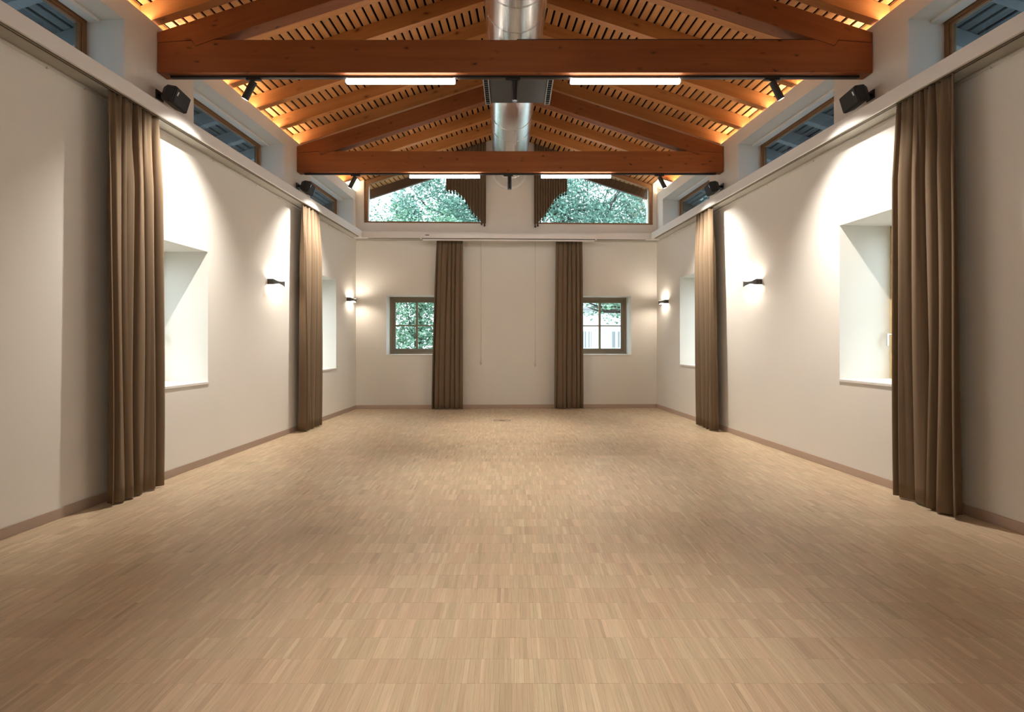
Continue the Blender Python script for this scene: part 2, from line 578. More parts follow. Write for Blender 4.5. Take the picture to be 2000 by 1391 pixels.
# ------------------------------------------------------------------ ceiling: felt slab, boards, rafters
def zb(u): return Z_BRD + SL * u
mb = MB()
for sd in SIDES:
    sx = 1 if sd.left else -1
    pts = []
    def P(y, u, z):
        base = XL(y) if sd.left else XR(y)
        return (base + sx * u, y, z)
    ya, yb = -1.9, 11.45
    for dz in (0.034, 0.20):
        for (y, u) in ((ya, -1.15), (ya, HALF(ya)), (yb, HALF(yb)), (yb, -1.15)):
            pts.append(P(y, u, zb(u) + dz))
    if not sd.left:
        pts = [pts[i] for i in (1, 0, 3, 2, 5, 4, 7, 6)]
    mb.hexa(pts)
ceil = mb.build('ceiling', 'felt')
tag(ceil, 'pitched ceiling of spaced timber boards over rafters', kind='structure')
PITCH, BW = 0.0990, 0.071
for sd in SIDES:
    sx = 1 if sd.left else -1
    for i in range(-12, 41):
        u0 = 0.005 + i * PITCH
        u1 = u0 + BW
        ya, yb = -1.62, 11.45
        c0 = min(yb, (3.994 - u0) / 0.0689)
        c1 = min(yb, (3.994 - u1) / 0.0689)
        if c1 < ya + 0.5:
            continue
        mb = MB()
        loc = []
        for dz in (0.0, 0.018):
            for (y, u) in ((ya, u0), (c0, u0), (c1, u1), (ya, u1)):
                loc.append((sd.s(y), -sd.sg * u, zb(u) + dz))
        if sd.left:
            loc = [loc[q] for q in (3, 2, 1, 0, 7, 6, 5, 4)]
        mb.hexa(loc)
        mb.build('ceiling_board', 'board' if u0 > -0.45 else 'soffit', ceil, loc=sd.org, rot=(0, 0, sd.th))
PA = math.atan(SL)
RY = [5.085 + 0.628 * k for k in range(-10, 9)]
RW = 0.092
for sd in SIDES:
    for y in RY:
        poly = [(-0.447, zb(-0.447) - 0.003), (-0.447, Z_WALL + 0.002), (-0.10, Z_WALL + 0.002), (-0.10, zb(-0.10) - 0.183),
                (HALF(y) - 0.004, zb(HALF(y)) - 0.183), (HALF(y) - 0.004, zb(HALF(y)) - 0.003)]
        c, s = math.cos(PA), math.sin(PA)
        lp = [(u * c + (z - Z_BRD) * s, -u * s + (z - Z_BRD) * c) for u, z in poly]
        mb = MB().prism_xz(lp, -RW / 2, RW / 2)
        x = XL(y) if sd.left else XR(y)
        mb.build('rafter', 'rafter', ceil, loc=(x, y, Z_BRD), rot=(0, -PA, 0 if sd.left else math.pi))
        poly = [(-1.20, zb(-1.20) - 0.180), (-0.455, zb(-0.455) - 0.180), (-0.455, zb(-0.455) - 0.003), (-1.20, zb(-1.20) - 0.003)]
        lp = [(u * c + (z - Z_BRD) * s, -u * s + (z - Z_BRD) * c) for u, z in poly]
        MB().prism_xz(lp, -RW / 2, RW / 2).build('rafter_tail', 'tail', ceil, loc=(x, y, Z_BRD), rot=(0, -PA, 0 if sd.left else math.pi))
# outer barge rafters beyond the end wall
for sd in SIDES:
    y = 11.38
    hv = HALF(y) - 0.004
    poly = [(-1.12, zb(-1.12) - 0.20), (hv, zb(hv) - 0.20), (hv, zb(hv) - 0.003), (-1.12, zb(-1.12) - 0.003)]
    c, s = math.cos(PA), math.sin(PA)
    lp = [(u * c + (z - Z_BRD) * s, -u * s + (z - Z_BRD) * c) for u, z in poly]
    x = XL(y) if sd.left else XR(y)
    MB().prism_xz(lp, -0.035, 0.035).build('barge_rafter', 'dwood', ceil, loc=(x, y, Z_BRD), rot=(0, -PA, 0 if sd.left else math.pi))
# blocking boards between rafter feet
edges = [-1.6] + [q for y in RY for q in (y - RW / 2, y + RW / 2)] + [10.74]
for sd in SIDES:
    endy = 10.86 if sd.left else 11.08
    for i in range(0, len(edges), 2):
        a, b = edges[i], edges[i + 1]
        last = i + 2 >= len(edges)
        if last:
            b = endy
        u = -0.135 if last else -0.115
        if b - a < 0.05:
            continue
        MB().box(sd.s(a) + .002, sd.s(b) - .002, sd.sg * -u, sd.sg * (-u + 0.022), Z_WALL + .002, zb(u) - 0.009).build(
            'eave_blocking', 'trim' if last else 'rafter', ceil, loc=sd.org, rot=(0, 0, sd.th))
        if last:
            p8 = []
            for dz in (-0.016, -0.001):
                for (yy, uu) in ((a + .004, -0.134), (b - .004, -0.134), (b - .004, 0.10), (a + .004, 0.10)):
                    p8.append((sd.s(yy), -sd.sg * uu, zb(uu) + dz))
            if sd.left:
                p8 = [p8[q] for q in (3, 2, 1, 0, 7, 6, 5, 4)]
            MB().hexa(p8).build('plaster_infill', 'trim', ceil, loc=sd.org, rot=(0, 0, sd.th))

# LED strips on top of the side walls (one segment per bay)
for sd in SIDES:
    t = empty('wall_top_light', sd.org, sd.th)
    tag(t, 'long warm uplight strip hidden on top of the %s wall' % ('left' if sd.left else 'right'), 'strip light', 'strip lights on the wall tops')
    n = 10
    for i in range(n):
        a = Y0 + (10.78 - Y0) * i / n
        b = Y0 + (10.78 - Y0) * (i + 1) / n
        MB().box(sd.s(a), sd.s(b) - .004, sd.sg * 0.035, sd.sg * 0.060, 4.626, 4.638).build('light_segment', 'led', t)

# ------------------------------------------------------------------ ledges, baseboards, picture rails
LZ0, LZ1, LP = 3.62, 3.753, 0.215
for sd in SIDES:
    nm = 'left' if sd.left else 'right'
    yend = 10.50 if sd.left else 10.69
    tr = MB().box(sd.s(Y0), sd.s(yend), sd.sg * -LP, 0, LZ0, LZ1).build('trim_1' if sd.left else 'trim_2', 'trim', loc=sd.org, rot=(0, 0, sd.th), bevel=0.003)
    tag(tr, 'white ledge carrying the curtain rails along the %s wall' % nm, kind='structure')
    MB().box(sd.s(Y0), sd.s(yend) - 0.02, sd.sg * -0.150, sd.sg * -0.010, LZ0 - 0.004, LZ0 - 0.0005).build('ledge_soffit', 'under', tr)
    for d in (0.185, 0.158):
        MB().box(sd.s(Y0), sd.s(yend) - 0.1, sd.sg * -(d + 0.006), sd.sg * -(d - 0.006), LZ0 - 0.006, LZ0 - 0.0005).build('curtain_rail', 'brass', tr)
    pr = MB().box(sd.s(Y0), sd.s(yend + .2), sd.sg * -0.008, sd.sg * -0.0005, LZ0 - 0.03, LZ0 - 0.012).build('picture_rail', 'trim', tr)
    for y in (3.95, 4.28, 5.98, 6.9, 7.5, 9.3, 10.0):
        MB().box(sd.s(y) - .003, sd.s(y) + .003, sd.sg * -0.011, sd.sg * -0.0005, LZ0 - 0.042, LZ0 - 0.025).build('rail_hook', 'cord', tr)
    bb = MB().box(sd.s(Y0), sd.s(10.75 if sd.left else 10.93), sd.sg * -0.014, 0, 0.0005, 0.083).build('baseboard_' + nm, 'base', loc=sd.org, rot=(0, 0, sd.th), bevel=0.003)
    tag(bb, 'pale wooden baseboard along the %s wall' % nm, kind='structure')
far = MB().box(0.002, SFW - 0.002, -LP, 0, LZ0, LZ1).build('trim_3', 'trim', loc=(PL[0], PL[1], 0), rot=(0, 0, TH_F), bevel=0.003)
tag(far, 'white ledge across the end wall below the gable windows', kind='structure')
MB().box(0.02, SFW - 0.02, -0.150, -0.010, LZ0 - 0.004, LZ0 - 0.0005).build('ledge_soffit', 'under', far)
for d in (0.185, 0.158):
    MB().box(0.3, SFW - 0.3, -(d + 0.006), -(d - 0.006), LZ0 - 0.006, LZ0 - 0.0005).build('curtain_rail', 'brass', far)
MB().box(0.002, SFW - 0.002, -0.008, -0.0005, LZ0 - 0.03, LZ0 - 0.012).build('picture_rail', 'trim', far)
bb = MB().box(0.015, SFW - 0.015, -0.014, 0, 0.0005, 0.083).build('baseboard_far', 'base', loc=(PL[0], PL[1], 0), rot=(0, 0, TH_F), bevel=0.003)
tag(bb, 'pale wooden baseboard along the end wall', kind='structure')

# ------------------------------------------------------------------ windows
wn = [0]
def window(org, th, sg, s0, s1, z0, z1, d, fw, sw, m, label, cross=False, handle=None, gm='glass'):
    """frame + sash + panes in wall-local coordinates, d = depth of the inner frame face"""
    wn[0] += 1
    t = empty('window_%d' % wn[0], org, th)
    tag(t, label, kind='structure')
    def ring(a, b, c, e, wd, d0, d1):
        mb = MB()
        mb.box(a, a + wd, sg * d0, sg * d1, c, e)
        mb.box(b - wd, b, sg * d0, sg * d1, c, e)
        mb.box(a + wd, b - wd, sg * d0, sg * d1, c, c + wd)
        mb.box(a + wd, b - wd, sg * d0, sg * d1, e - wd, e)
        return mb
    g = 0.002
    ring(s0 + g, s1 - g, z0 + g, z1 - g, fw, d, d + 0.07).build('window_frame', m, t, bevel=0.003)
    a, b, c, e = s0 + fw + 0.002, s1 - fw - 0.002, z0 + fw + 0.002, z1 - fw - 0.002
    sash = ring(a, b, c, e, sw, d + 0.012, d + 0.06).build('window_sash', m, t, bevel=0.003)
    a, b, c, e = a + sw, b - sw, c + sw, e - sw
    ym = d + 0.036
    if cross:
        mx, mz = (a + b) / 2, (c + e) / 2
        MB().box(mx - .023, mx + .023, sg * (d + .016), sg * (d + .056), c, e).build('mullion', m, t)
        for q0, q1 in ((a, mx - .023), (mx + .023, b)):
            MB().box(q0, q1, sg * (d + .020), sg * (d + .052), mz - .013, mz + .013).build('glazing_bar', m, t)
            for r0, r1 in ((c, mz - .013), (mz + .013, e)):
                MB().box(q0, q1, sg * (ym - .002), sg * (ym + .002), r0, r1).build('pane', gm, t)
    else:
        MB().box(a, b, sg * (ym - .002), sg * (ym + .002), c, e).build('pane', gm, t)
    if handle:
        hs, hz = handle
        mb = MB()
        mb.box(hs - .014, hs + .014, sg * (d + .004), sg * (d + .012), hz - .035, hz + .035)
        mb.cyl((hs, sg * (d + .008), hz), (hs, sg * (d - .075), hz), 0.009, n=12)
        mb.box(hs - .010, hs + .010, sg * (d - .088), sg * (d - .070), hz - .125, hz + .010)
        mb.build('window_handle', 'chrome', t, bevel=0.003)
    return t
for sd in SIDES:
    nm = 'left' if sd.left else 'right'
    for (a, b, c, e), wh in zip(LOWL if sd.left else LOWR, ('near', 'far')):
        window(sd.org, sd.th, sd.sg, sd.s(a), sd.s(b), c + 0.028, e, NI_LOW, 0.045, 0.055, 'tan',
               'wooden window deep in the %s niche of the %s wall beside the curtain' % (wh, nm), cross=True,
               handle=(sd.s(b) - 0.055, 1.51))
    for (a, b), wh in zip(CLER, ('hidden first', 'first', 'middle', 'farthest')):
        window(sd.org, sd.th, sd.sg, sd.s(a), sd.s(b), Z_C0, Z_C1, NI_UP - 0.02, 0.045, 0.02, 'frame',
               '%s high strip window above the ledge of the %s wall' % (wh, nm), gm='glass2')
for (a, b, c, e), nm in zip(WIN_F, ('left', 'right')):
    window((PL[0], PL[1], 0), TH_F, 1, a, b, c + 0.022, e, 0.40, 0.050, 0.068, 'taupe',
           'small taupe four-pane window of the end wall, half behind the %s curtain' % nm, cross=True)
# gable windows
def gable_window(s0, s1, label):
    wn[0] += 1
    t = empty('window_%d' % wn[0], (PL[0], PL[1], 0), TH_F)
    tag(t, label, kind='structure')
    g, f = 0.003, 0.075
    def tz(s): return zroof_s(s) - 0.012
    o = [(s0 + g, GB + g), (s1 - g, GB + g), (s1 - g, tz(s1)), (s0 + g, tz(s0))]
    i = [(s0 + f, GB + 0.04), (s1 - f, GB + 0.04), (s1 - f, tz(s1 - f) - 0.10), (s0 + f, tz(s0 + f) - 0.10)]
    mb = MB()
    for k in range(4):
        j = (k + 1) % 4
        mb.prism_xz([o[k], o[j], i[j], i[k]], 0.03, 0.11)
    mb.build('window_frame', 'frame', t, bevel=0.003)
    MB().prism_xz(i, 0.07, 0.074).build('pane', 'glass', t)
gable_window(GL0, GL1, 'sloping gable window left of the duct with trees behind it')
gable_window(GR0, GR1, 'sloping gable window right of the duct with trees behind it')

# ------------------------------------------------------------------ trusses
TY = [2.20, 5.17, 8.14]
TW = 0.14
tl = ['timber roof truss overhead, nearest to the viewer and out of the frame',
      'large nearer timber roof truss spanning the hall with two bright tube lamps below',
      'farther timber roof truss in front of the gable windows']
for y, lab in zip(TY, tl):
    t = empty('roof_truss', (0, y, 0))
    tag(t, lab, 'truss', 'roof trusses')
    xl, xr, xm = XL(y), XR(y), XM(y)
    mb = MB()
    e = 0.004
    prof = lambda x0, sx: [(x0 + sx * .001, 4.472 - e), (x0 + sx * .35, 4.497 - e), (x0 + sx * .39, 4.440 - e), (x0 + sx * .57, 4.50)]
    poly = [(xl + .001, 4.165), (xr - .001, 4.165)] + prof(xr, -1) + prof(xl, 1)[::-1]
    mb.prism_xz(poly, -TW / 2, TW / 2)
    mb.build('tie_beam', 'beam', t, bevel=0.005)
    h = HALF(y)
    for x0, sx, rz in ((xl, 1, 0), (xr, -1, math.pi)):
        poly = [(0.001, 4.575), (h - .002, 4.575 + SL * h), (h - .002, 4.575 + SL * h - 0.258), (0.57, 4.503), (0.39, 4.440), (0.35, 4.497), (0.001, 4.472)]
        c, s = math.cos(PA), math.sin(PA)
        lp = [(u * c + (z - 4.575) * s, -u * s + (z - 4.575) * c) for u, z in poly]
        MB().prism_xz(lp, -TW / 2, TW / 2).build('principal_rafter', 'beam', t, bevel=0.005, loc=(x0, 0, 4.575), rot=(0, -PA, rz))

# ------------------------------------------------------------------ tracks, tube lamps, spotlights
def spot_lamp(t, aim_deg, energy, size, zoff=0.0):
    """head below the adapter; aim_deg tilts the head in the x-z plane (positive: towards -x)"""
    h = empty('spot_head', (0.02 if aim_deg == 0 else 0.0, 0, -0.03), 0, t)
    h.rotation_euler = (0, R(aim_deg), 0)
    MB().cyl((0, 0, 0.02), (0, 0, -0.005), 0.008, n=10).build('pivot', 'black', t, loc=(h.location.x, 0, -0.03))
    mb = MB()
    mb.cyl((0, 0, -0.002), (0, 0, -0.205), 0.034, n=24, caps=False)
    mb.cyl((0, 0, -0.205), (0, 0, -0.160), 0.031, 0.026, n=24, caps=False)
    n = 24
    ring = []
    for r in (0.034, 0.031):
        ring.append([(math.cos(2 * math.pi * i / n) * r, math.sin(2 * math.pi * i / n) * r, -0.205) for i in range(n + 1)])
    mb.grid(ring, False)
    mb.quadset([(math.cos(2 * math.pi * i / n) * 0.034, math.sin(2 * math.pi * i / n) * 0.034, -0.002) for i in range(n)], [tuple(range(n))])
    mb.build('lamp_housing', 'black', h)
    MB().cyl((0, 0, -0.160), (0, 0, -0.163), 0.026, n=24).build('lens', 'lens', h)
    ld = bpy.data.lights.new('spot_beam', 'SPOT')
    ld.energy = energy
    ld.color = (1.0, 0.935, 0.85)
    ld.spot_size = R(size)
    ld.spot_blend = 1.0
    ld.shadow_soft_size = 0.024
    lo = bpy.data.objects.new('spot_beam', ld)
    COL.objects.link(lo)
    lo.parent = h
    lo.location = (0, 0, -0.175)
ZT = 4.142
LAMPX = {0: [(-1.709, -0.586), (0.601, 1.730)], 1: [(-1.709, -0.586), (0.601, 1.730)], 2: [(-1.661, -0.523), (0.473, 1.603)]}
SPX = {0: (-2.66, 0.01, 2.68), 1: (-2.66, 0.01, 2.68), 2: (-2.54, -0.06, 2.39)}
wh = ['out-of-frame truss', 'nearer truss', 'farther truss']
for k, y in enumerate(TY):
    tr = MB().box(XL(y) + 0.10, XR(y) - 0.10, -0.018, 0.018, ZT, 4.164).build('lighting_track', 'black', loc=(0, y, 0))
    tag(tr, 'thin black lighting track under the %s' % wh[k], 'track', 'lighting tracks')
    for (a, b), nm in zip(LAMPX[k], ('left', 'right')):
        t = empty('tube_lamp', ((a + b) / 2, y, ZT))
        tag(t, 'white glowing tube lamp under the %s, %s one' % (wh[k], nm), 'lamp', 'tube lamps on the tracks')
        hw = (b - a) / 2
        MB().box(-hw + .02, hw - .02, -0.016, 0.016, -0.012, -0.001).build('lamp_mount', 'white', t)
        MB().box(-hw, hw, -0.022, 0.022, -0.052, -0.0125).build('diffuser', 'linear', t, bevel=0.008)
    for sx, nm, aim in zip(SPX[k], ('left', 'centre', 'right'), (27, 0, -27)):
        if k == 0 and nm != 'centre':
            continue
        t = empty('spotlight', (sx, y, ZT))
        tag(t, 'black cylinder spotlight on the track of the %s, %s' % (wh[k], {'left': 'tilted towards the left wall', 'right': 'tilted towards the right wall', 'centre': 'hanging straight down in the middle'}[nm]), 'spotlight', 'spotlights on the tracks')
        MB().box(-0.075, 0.075, -0.017, 0.017, -0.022, -0.001).build('track_adapter', 'black', t, bevel=0.002)
        spot_lamp(t, aim, SPOT * (1.0 if nm != 'centre' else 0.85), 92 if nm != 'centre' else 60)
# black cable channel on the top of the nearer tie beam
cc = MB().box(0.05, 2.95, -0.055, -0.025, 4.501, 4.516).build('cable_channel', 'black', loc=(0, TY[1], 0))
tag(cc, 'thin black cable channel lying on top of the nearer tie beam', 'cable channel')

# ------------------------------------------------------------------ duct
DR, DZ = 0.336, 5.098
pa = Vector((XM(-1.6) + 0.0, -1.6, DZ))
pb = Vector((-0.055, 10.80, DZ))
t = empty('ventilation_duct', (pb.x, pb.y, 0))
tag(t, 'big round silver spiral duct running under the ridge', 'duct')
off = Vector((pb.x, pb.y, 0))
MB().cyl(pa - off, pb - off, DR, n=72, caps=False).build('duct_pipe', 'steel', t)
def on(y): return pa.lerp(pb, (y - pa.y) / (pb.y - pa.y))
for y in (2.03, 2.44, 5.0, 5.41, 7.9, 8.37, 10.2):
    MB().cyl(on(y) - off, on(y + 0.012) - off, DR + 0.005, n=72).build('duct_coupling', 'steel', t)
mb = MB()
mb.cyl(on(10.78) - off, on(10.80) - off, DR + 0.05, n=72)
mb.build('wall_collar', 'white', t)
for y in (3.4, 6.3, 9.4):
    q = on(y) - off
    for sx in (-1, 1):
        MB().box(q.x + sx * 0.2 - 0.01, q.x + sx * 0.2 + 0.01, q.y - .012, q.y + .012, DZ + 0.27, zb(HALF(y)) - 0.09).build('hanger_strap', 'chrome', t)
# diffuser unit under the duct
yb0, yb1 = 5.95, 6.70
q = on(6.3)
t = empty('air_outlet_unit', (q.x + 0.05, yb0, 4.62))
tag(t, 'dark grey air outlet box hanging under the silver duct', 'air outlet')
wq = 0.43
MB().box(-wq + .075, wq - .075, 0, yb1 - yb0, 0.0, 0.135).build('outlet_body', 'dgrey', t, bevel=0.004)
for sx in (-1, 1):
    x0, x1 = sorted((sx * (wq - .073), sx * wq))
    mb = MB()
    mb.box(x0, x0 + .012, -.01, yb1 - yb0 + .015, -0.018, 0.13)
    mb.box(x1 - .012, x1, -.01, yb1 - yb0 + .015, -0.018, 0.13)
    mb.box(x0 + .012, x1 - .012, -.01, .004, -0.018, 0.13)
    mb.box(x0 + .012, x1 - .012, yb1 - yb0, yb1 - yb0 + .015, -0.018, 0.13)
    mb.box(x0 + .012, x1 - .012, .004, yb1 - yb0, 0.02, 0.13)
    g = mb.build('grille_frame', 'grey', t)
    for i in range(14):
        yy = 0.03 + i * 0.051
        MB().box(x0 + .0125, x1 - .0125, yy, yy + 0.018, -0.012, 0.019).build('grille_slat', 'dgrey', g)

# ------------------------------------------------------------------ wall sconces
SCP = [(LEFT, 7.36, 2.297, 'left wall between the two curtains'), (LEFT, 10.365, 2.30, 'left wall close to the far corner'),
       (RIGHT, 7.196, 2.274, 'right wall between the two curtains'), (RIGHT, 10.46, 2.265, 'right wall close to the far corner')]
for sd, y, z, lab in SCP:
    t = empty('wall_sconce', sd.pt(y, 0, z), sd.th)
    tag(t, 'dark bow-shaped wall lamp on the ' + lab, 'wall lamp', 'wall lamps')
    sg = -sd.sg       # into the room
    hw = 0.165
    mb = MB()
    front, back = [], []
    nseg = 16
    for zz in (-1, 1):
        rf, rb = [], []
        for i in range(nseg + 1):
            x = -hw + 2 * hw * i / nseg
            hh = 0.020 + 0.022 * (x / hw) ** 2
            dd = 0.098 - 0.012 * (x / hw) ** 2
            rf.append((x, sg * dd, zz * hh))
            rb.append((x, sg * (dd - 0.006), zz * hh))
        front.append(rf)
        back.append(rb)
    mb.grid(front, True)
    mb.grid(back, True)
    for j in (0, 1):
        mb.grid([front[j], back[j]], False)
    for x in (-hw, hw):
        mb.box(x - .003, x + .003, sg * 0.001, sg * 0.086, -0.041, 0.041)
    mb.build('lamp_shade', 'iron', t)
    MB().box(-0.09, 0.09, sg * 0.001, sg * 0.015, -0.018, 0.018).build('back_plate', 'iron', t)
    MB().box(-0.12, 0.12, sg * 0.016, sg * 0.052, -0.008, 0.008).build('diffuser', 'sconce', t)

# ------------------------------------------------------------------ speakers
SPK = [(LEFT, 5.13, 'left wall under the nearer truss'), (LEFT, 8.10, 'left wall under the farther truss'),
       (RIGHT, 5.13, 'right wall under the nearer truss'), (RIGHT, 8.13, 'right wall under the farther truss')]
for sd, y, lab in SPK:
    t = empty('loudspeaker', sd.pt(y, 0, 3.945), sd.th)
    tag(t, 'small black loudspeaker tilted down on the ' + lab, 'speaker', 'loudspeakers above the ledges')
    sg = -sd.sg
    mb = MB()
    mb.box(-0.05, 0.05, sg * 0.0015, sg * 0.012, -0.045, 0.045)
    mb.cyl((-0.01, sg * 0.012, 0), (-0.01, sg * 0.075, 0), 0.018, n=14)
    mb.build('wall_bracket', 'black', t)
    c = empty('cabinet_tilt', (0, sg * 0.075, 0), 0, t)
    body = MB()
    # tapered cabinet: back narrower than front, dropped chin
    bw, fw_, bh, fh, dp = 0.075, 0.142, 0.060, 0.090, 0.155
    Pn = []
    for (yy, ww, hh) in ((0.0, bw, bh), (0.06, 0.125, 0.082), (dp, fw_, fh)):
        Pn.append([(-ww, sg * yy, -hh), (ww, sg * yy, -hh), (ww, sg * yy, hh), (-ww, sg * yy, hh)])
    pts = [p for r in Pn for p in r]
    fs = [(0, 1, 2, 3), (11, 10, 9, 8)]
    for r in (0, 1):
        for i in range(4):
            j = (i + 1) % 4
            fs.append((r * 4 + i, (r + 1) * 4 + i, (r + 1) * 4 + j, r * 4 + j))
    body.quadset(pts, fs)
    bo = body.build('cabinet', 'black', t, bevel=0.016)
    gr = MB().box(-fw_ + .012, fw_ - .012, sg * (dp + .0005), sg * (dp + .009), -fh + .012, fh - .012).build('speaker_grille', 'grille', bo, bevel=0.004)
    lb = MB().box(-0.008, 0.008, sg * (dp + .0092), sg * (dp + .0102), -0.022, 0.022).build('badge', 'label', bo, loc=(-0.095, 0, 0.025), rot=(0, R(12), 0))
    bo.location = (0, sg * 0.073, 0)
    bo.rotation_euler = (R(-16) * sg, 0, R(10) * (1 if sd.left else -1))
    bpy.data.objects.remove(c)

# ------------------------------------------------------------------ curtains
def curtain(name, frame, th, s0t, s1t, s0b, s1b, y_out, z0, z1, label, nf=8, seed=1, depth=0.08, group='long side curtains', inward=-1):
    """pleated curtain; frame = origin, x along the wall, y_out = distance of the pleat centre into the room"""
    rnd = random.Random(seed)
    t = empty(name, frame, th)
    tag(t, label, 'curtain', group)
    ws = [rnd.uniform(0.6, 1.6) for _ in range(nf)]
    tot = sum(ws)
    cum = [0]
    for q in ws:
        cum.append(cum[-1] + q / tot)
    amp = [rnd.uniform(0.55, 1.0) for _ in range(nf + 1)]
    skew = [rnd.uniform(-0.35, 0.35) for _ in range(nf + 1)]
    per = 18
    nz = 26
    rows = []
    for r in range(nz + 1):
        v = r / nz                       # 0 bottom .. 1 top
        z = z0 + (z1 - z0) * v
        a = s0b + (s0t - s0b) * v ** 1.5
        b = s1b + (s1t - s1b) * v ** 1.5
        top = max(0.0, (v - 0.80) / 0.20)
        row = []
        for f in range(nf):
            for i in range(per + (1 if f == nf - 1 else 0)):
                p = i / per
                tt = cum[f] + (cum[f + 1] - cum[f]) * p
                fold = math.cos(2 * math.pi * p)
                fine = math.cos(2 * math.pi * (2 * p + skew[f]) + f)
                am = depth * amp[f] * (1 - 0.72 * top) * (0.80 + 0.20 * math.cos(3 * v + f))
                d = fold * am + fine * depth * (0.04 + 0.20 * top) * (1 if 0 < f < nf - 1 else .4)
                d += 0.012 * math.sin(5 * v + f * 1.7) * (1 - v)
                loop = math.sin(2 * math.pi * p) * (cum[f + 1] - cum[f]) * (0.36 + skew[f] * .30) * (1 - 0.6 * top)
                s = a + (b - a) * (tt + loop * 0.55 + 0.012 * math.sin(4 * v + f * 2.1) * math.sin(math.pi * tt))
                row.append((s, inward * (y_out + d), z))
        rows.append(row)
    ob = MB().grid(rows, True).build('curtain_cloth', 'curtain', t)
    so = ob.modifiers.new('thickness', 'SOLIDIFY')
    so.thickness = 0.004
    # hem and heading tape
    hem = []
    for z in (z0 + 0.085, z0 + 0.089):
        hem.append([(p[0], p[1] + inward * 0.003, z) for p in rows[1]])
    MB().grid(hem, True).build('hem_seam', 'curtain', t)
    return t
for sd, y0t, y1t, y0b, y1b, sdn, lab in (
        (LEFT, 4.33, 4.92, 4.34, 4.95, 3, 'tall brown curtain on the left wall beside the nearer truss'),
        (LEFT, 7.93, 8.52, 7.90, 8.56, 5, 'tall brown curtain on the left wall near the far sconce, lit by a spotlight'),
        (RIGHT, 4.09, 4.64, 4.03, 4.64, 9, 'tall brown curtain on the right wall, nearest on that side'),
        (RIGHT, 8.10, 8.66, 7.98, 8.62, 12, 'tall brown curtain on the right wall below the farther truss')):
    curtain('curtain', sd.org, sd.th, sd.s(y0t), sd.s(y1t), sd.s(y0b), sd.s(y1b), 0.155, 0.018, LZ0 - 0.004, lab,
            nf=5, seed=sdn, depth=0.080, inward=-sd.sg)
curtain('curtain', (PL[0], PL[1], 0), TH_F, sF(-1.60), sF(-1.045), sF(-1.70), sF(-1.045), 0.150, 0.018, LZ0 - 0.004,
        'tall brown curtain left of centre on the end wall, covering half a window', nf=6, seed=21, depth=0.055, group='long end wall curtains')
curtain('curtain', (PL[0], PL[1], 0), TH_F, sF(0.935), sF(1.495), sF(0.895), sF(1.515), 0.150, 0.018, LZ0 - 0.004,
        'tall brown curtain right of centre on the end wall, covering half a window', nf=6, seed=24, depth=0.055, group='long end wall curtains')

# draped gable curtains with a gathered curved hem
def gable_curtain(a_px, hem, label, seed):
    """a_px: (outer_x, inner_x); hem: [(x, z)...] from outer to inner"""
    rnd = random.Random(seed)
    t = empty('gable_curtain', (0, 0, 0))
    tag(t, label, 'curtain', 'gathered gable curtains')
    nf, per, nz = 13, 10, 22
    xo, xi = a_px
    def hemz(x):
        for (x0, z0), (x1, z1) in zip(hem, hem[1:]):
            if min(x0, x1) - 1e-6 <= x <= max(x0, x1) + 1e-6:
                return z0 + (z1 - z0) * (x - x0) / (x1 - x0)
        return hem[-1][1]
    rows = []
    ph = [rnd.uniform(-.6, .6) for _ in range(nf + 1)]
    for r in range(nz + 1):
        v = r / nz
        row = []
        for i in range(nf * per + 1):
            f = i / per
            tt = i / (nf * per)
            x = xo + (xi - xo) * tt
            yb = yF(x) - 0.045
            zt = Z_BRD + SL * (HALF(yb) - abs(x - XM(yb))) - 0.03
            zl = hemz(x) + 0.018 * math.cos(2 * math.pi * f)
            z = zl + (zt - zl) * v
            lean = 0.035 * (1 - v) * (1 if xi > xo else -1) * (1 - tt) * 0
            d = 0.019 * math.cos(2 * math.pi * f + ph[int(f)] * (1 - v) * .5) * (0.75 + 0.5 * (1 - v))
            row.append((x + lean, yb - 0.03 - d, z))
        rows.append(row)
    ob = MB().grid(rows, True).build('curtain_cloth', 'curtain', t)
    so = ob.modifiers.new('thickness', 'SOLIDIFY')
    so.thickness = 0.004
    # dark weighted hem tabs
    for f in range(1, nf + 1):
        i = f * per - per // 2
        p = rows[0][min(i, nf * per)]
        if p[2] < hem[0][1] - 0.02:
            MB().box(p[0] - .018, p[0] + .018, p[1] - .004, p[1] + .008, p[2] - 0.03, p[2] + 0.012).build('hem_weight', 'black', t)
def zpx(py, y): return 1.422 + (669 - py) * y / 980
def xpx(px, y): return (px - 1000) * y / 980
yg = 10.68
gable_curtain((xpx(871, yg), xpx(949, yg)),
              [(xpx(871, yg), zpx(372, yg)), (xpx(889, yg), zpx(373, yg)), (xpx(905.6, yg), zpx(386, yg)), (xpx(920, yg), zpx(410, yg)),
               (xpx(941, yg), zpx(435, yg)), (xpx(949, yg), zpx(437, yg))],
              'short brown draped curtain at the left gable window with a curved hem', 3)
yg = 10.76
gable_curtain((xpx(1108, yg), xpx(1043, yg)),
              [(xpx(1108, yg), zpx(374, yg)), (xpx(1094.6, yg), zpx(379, yg)), (xpx(1083.6, yg), zpx(389, yg)), (xpx(1066, yg), zpx(418, yg)),
               (xpx(1050, yg), zpx(438, yg)), (xpx(1043, yg), zpx(440, yg))],
              'short brown draped curtain at the right gable window with a curved hem', 4)

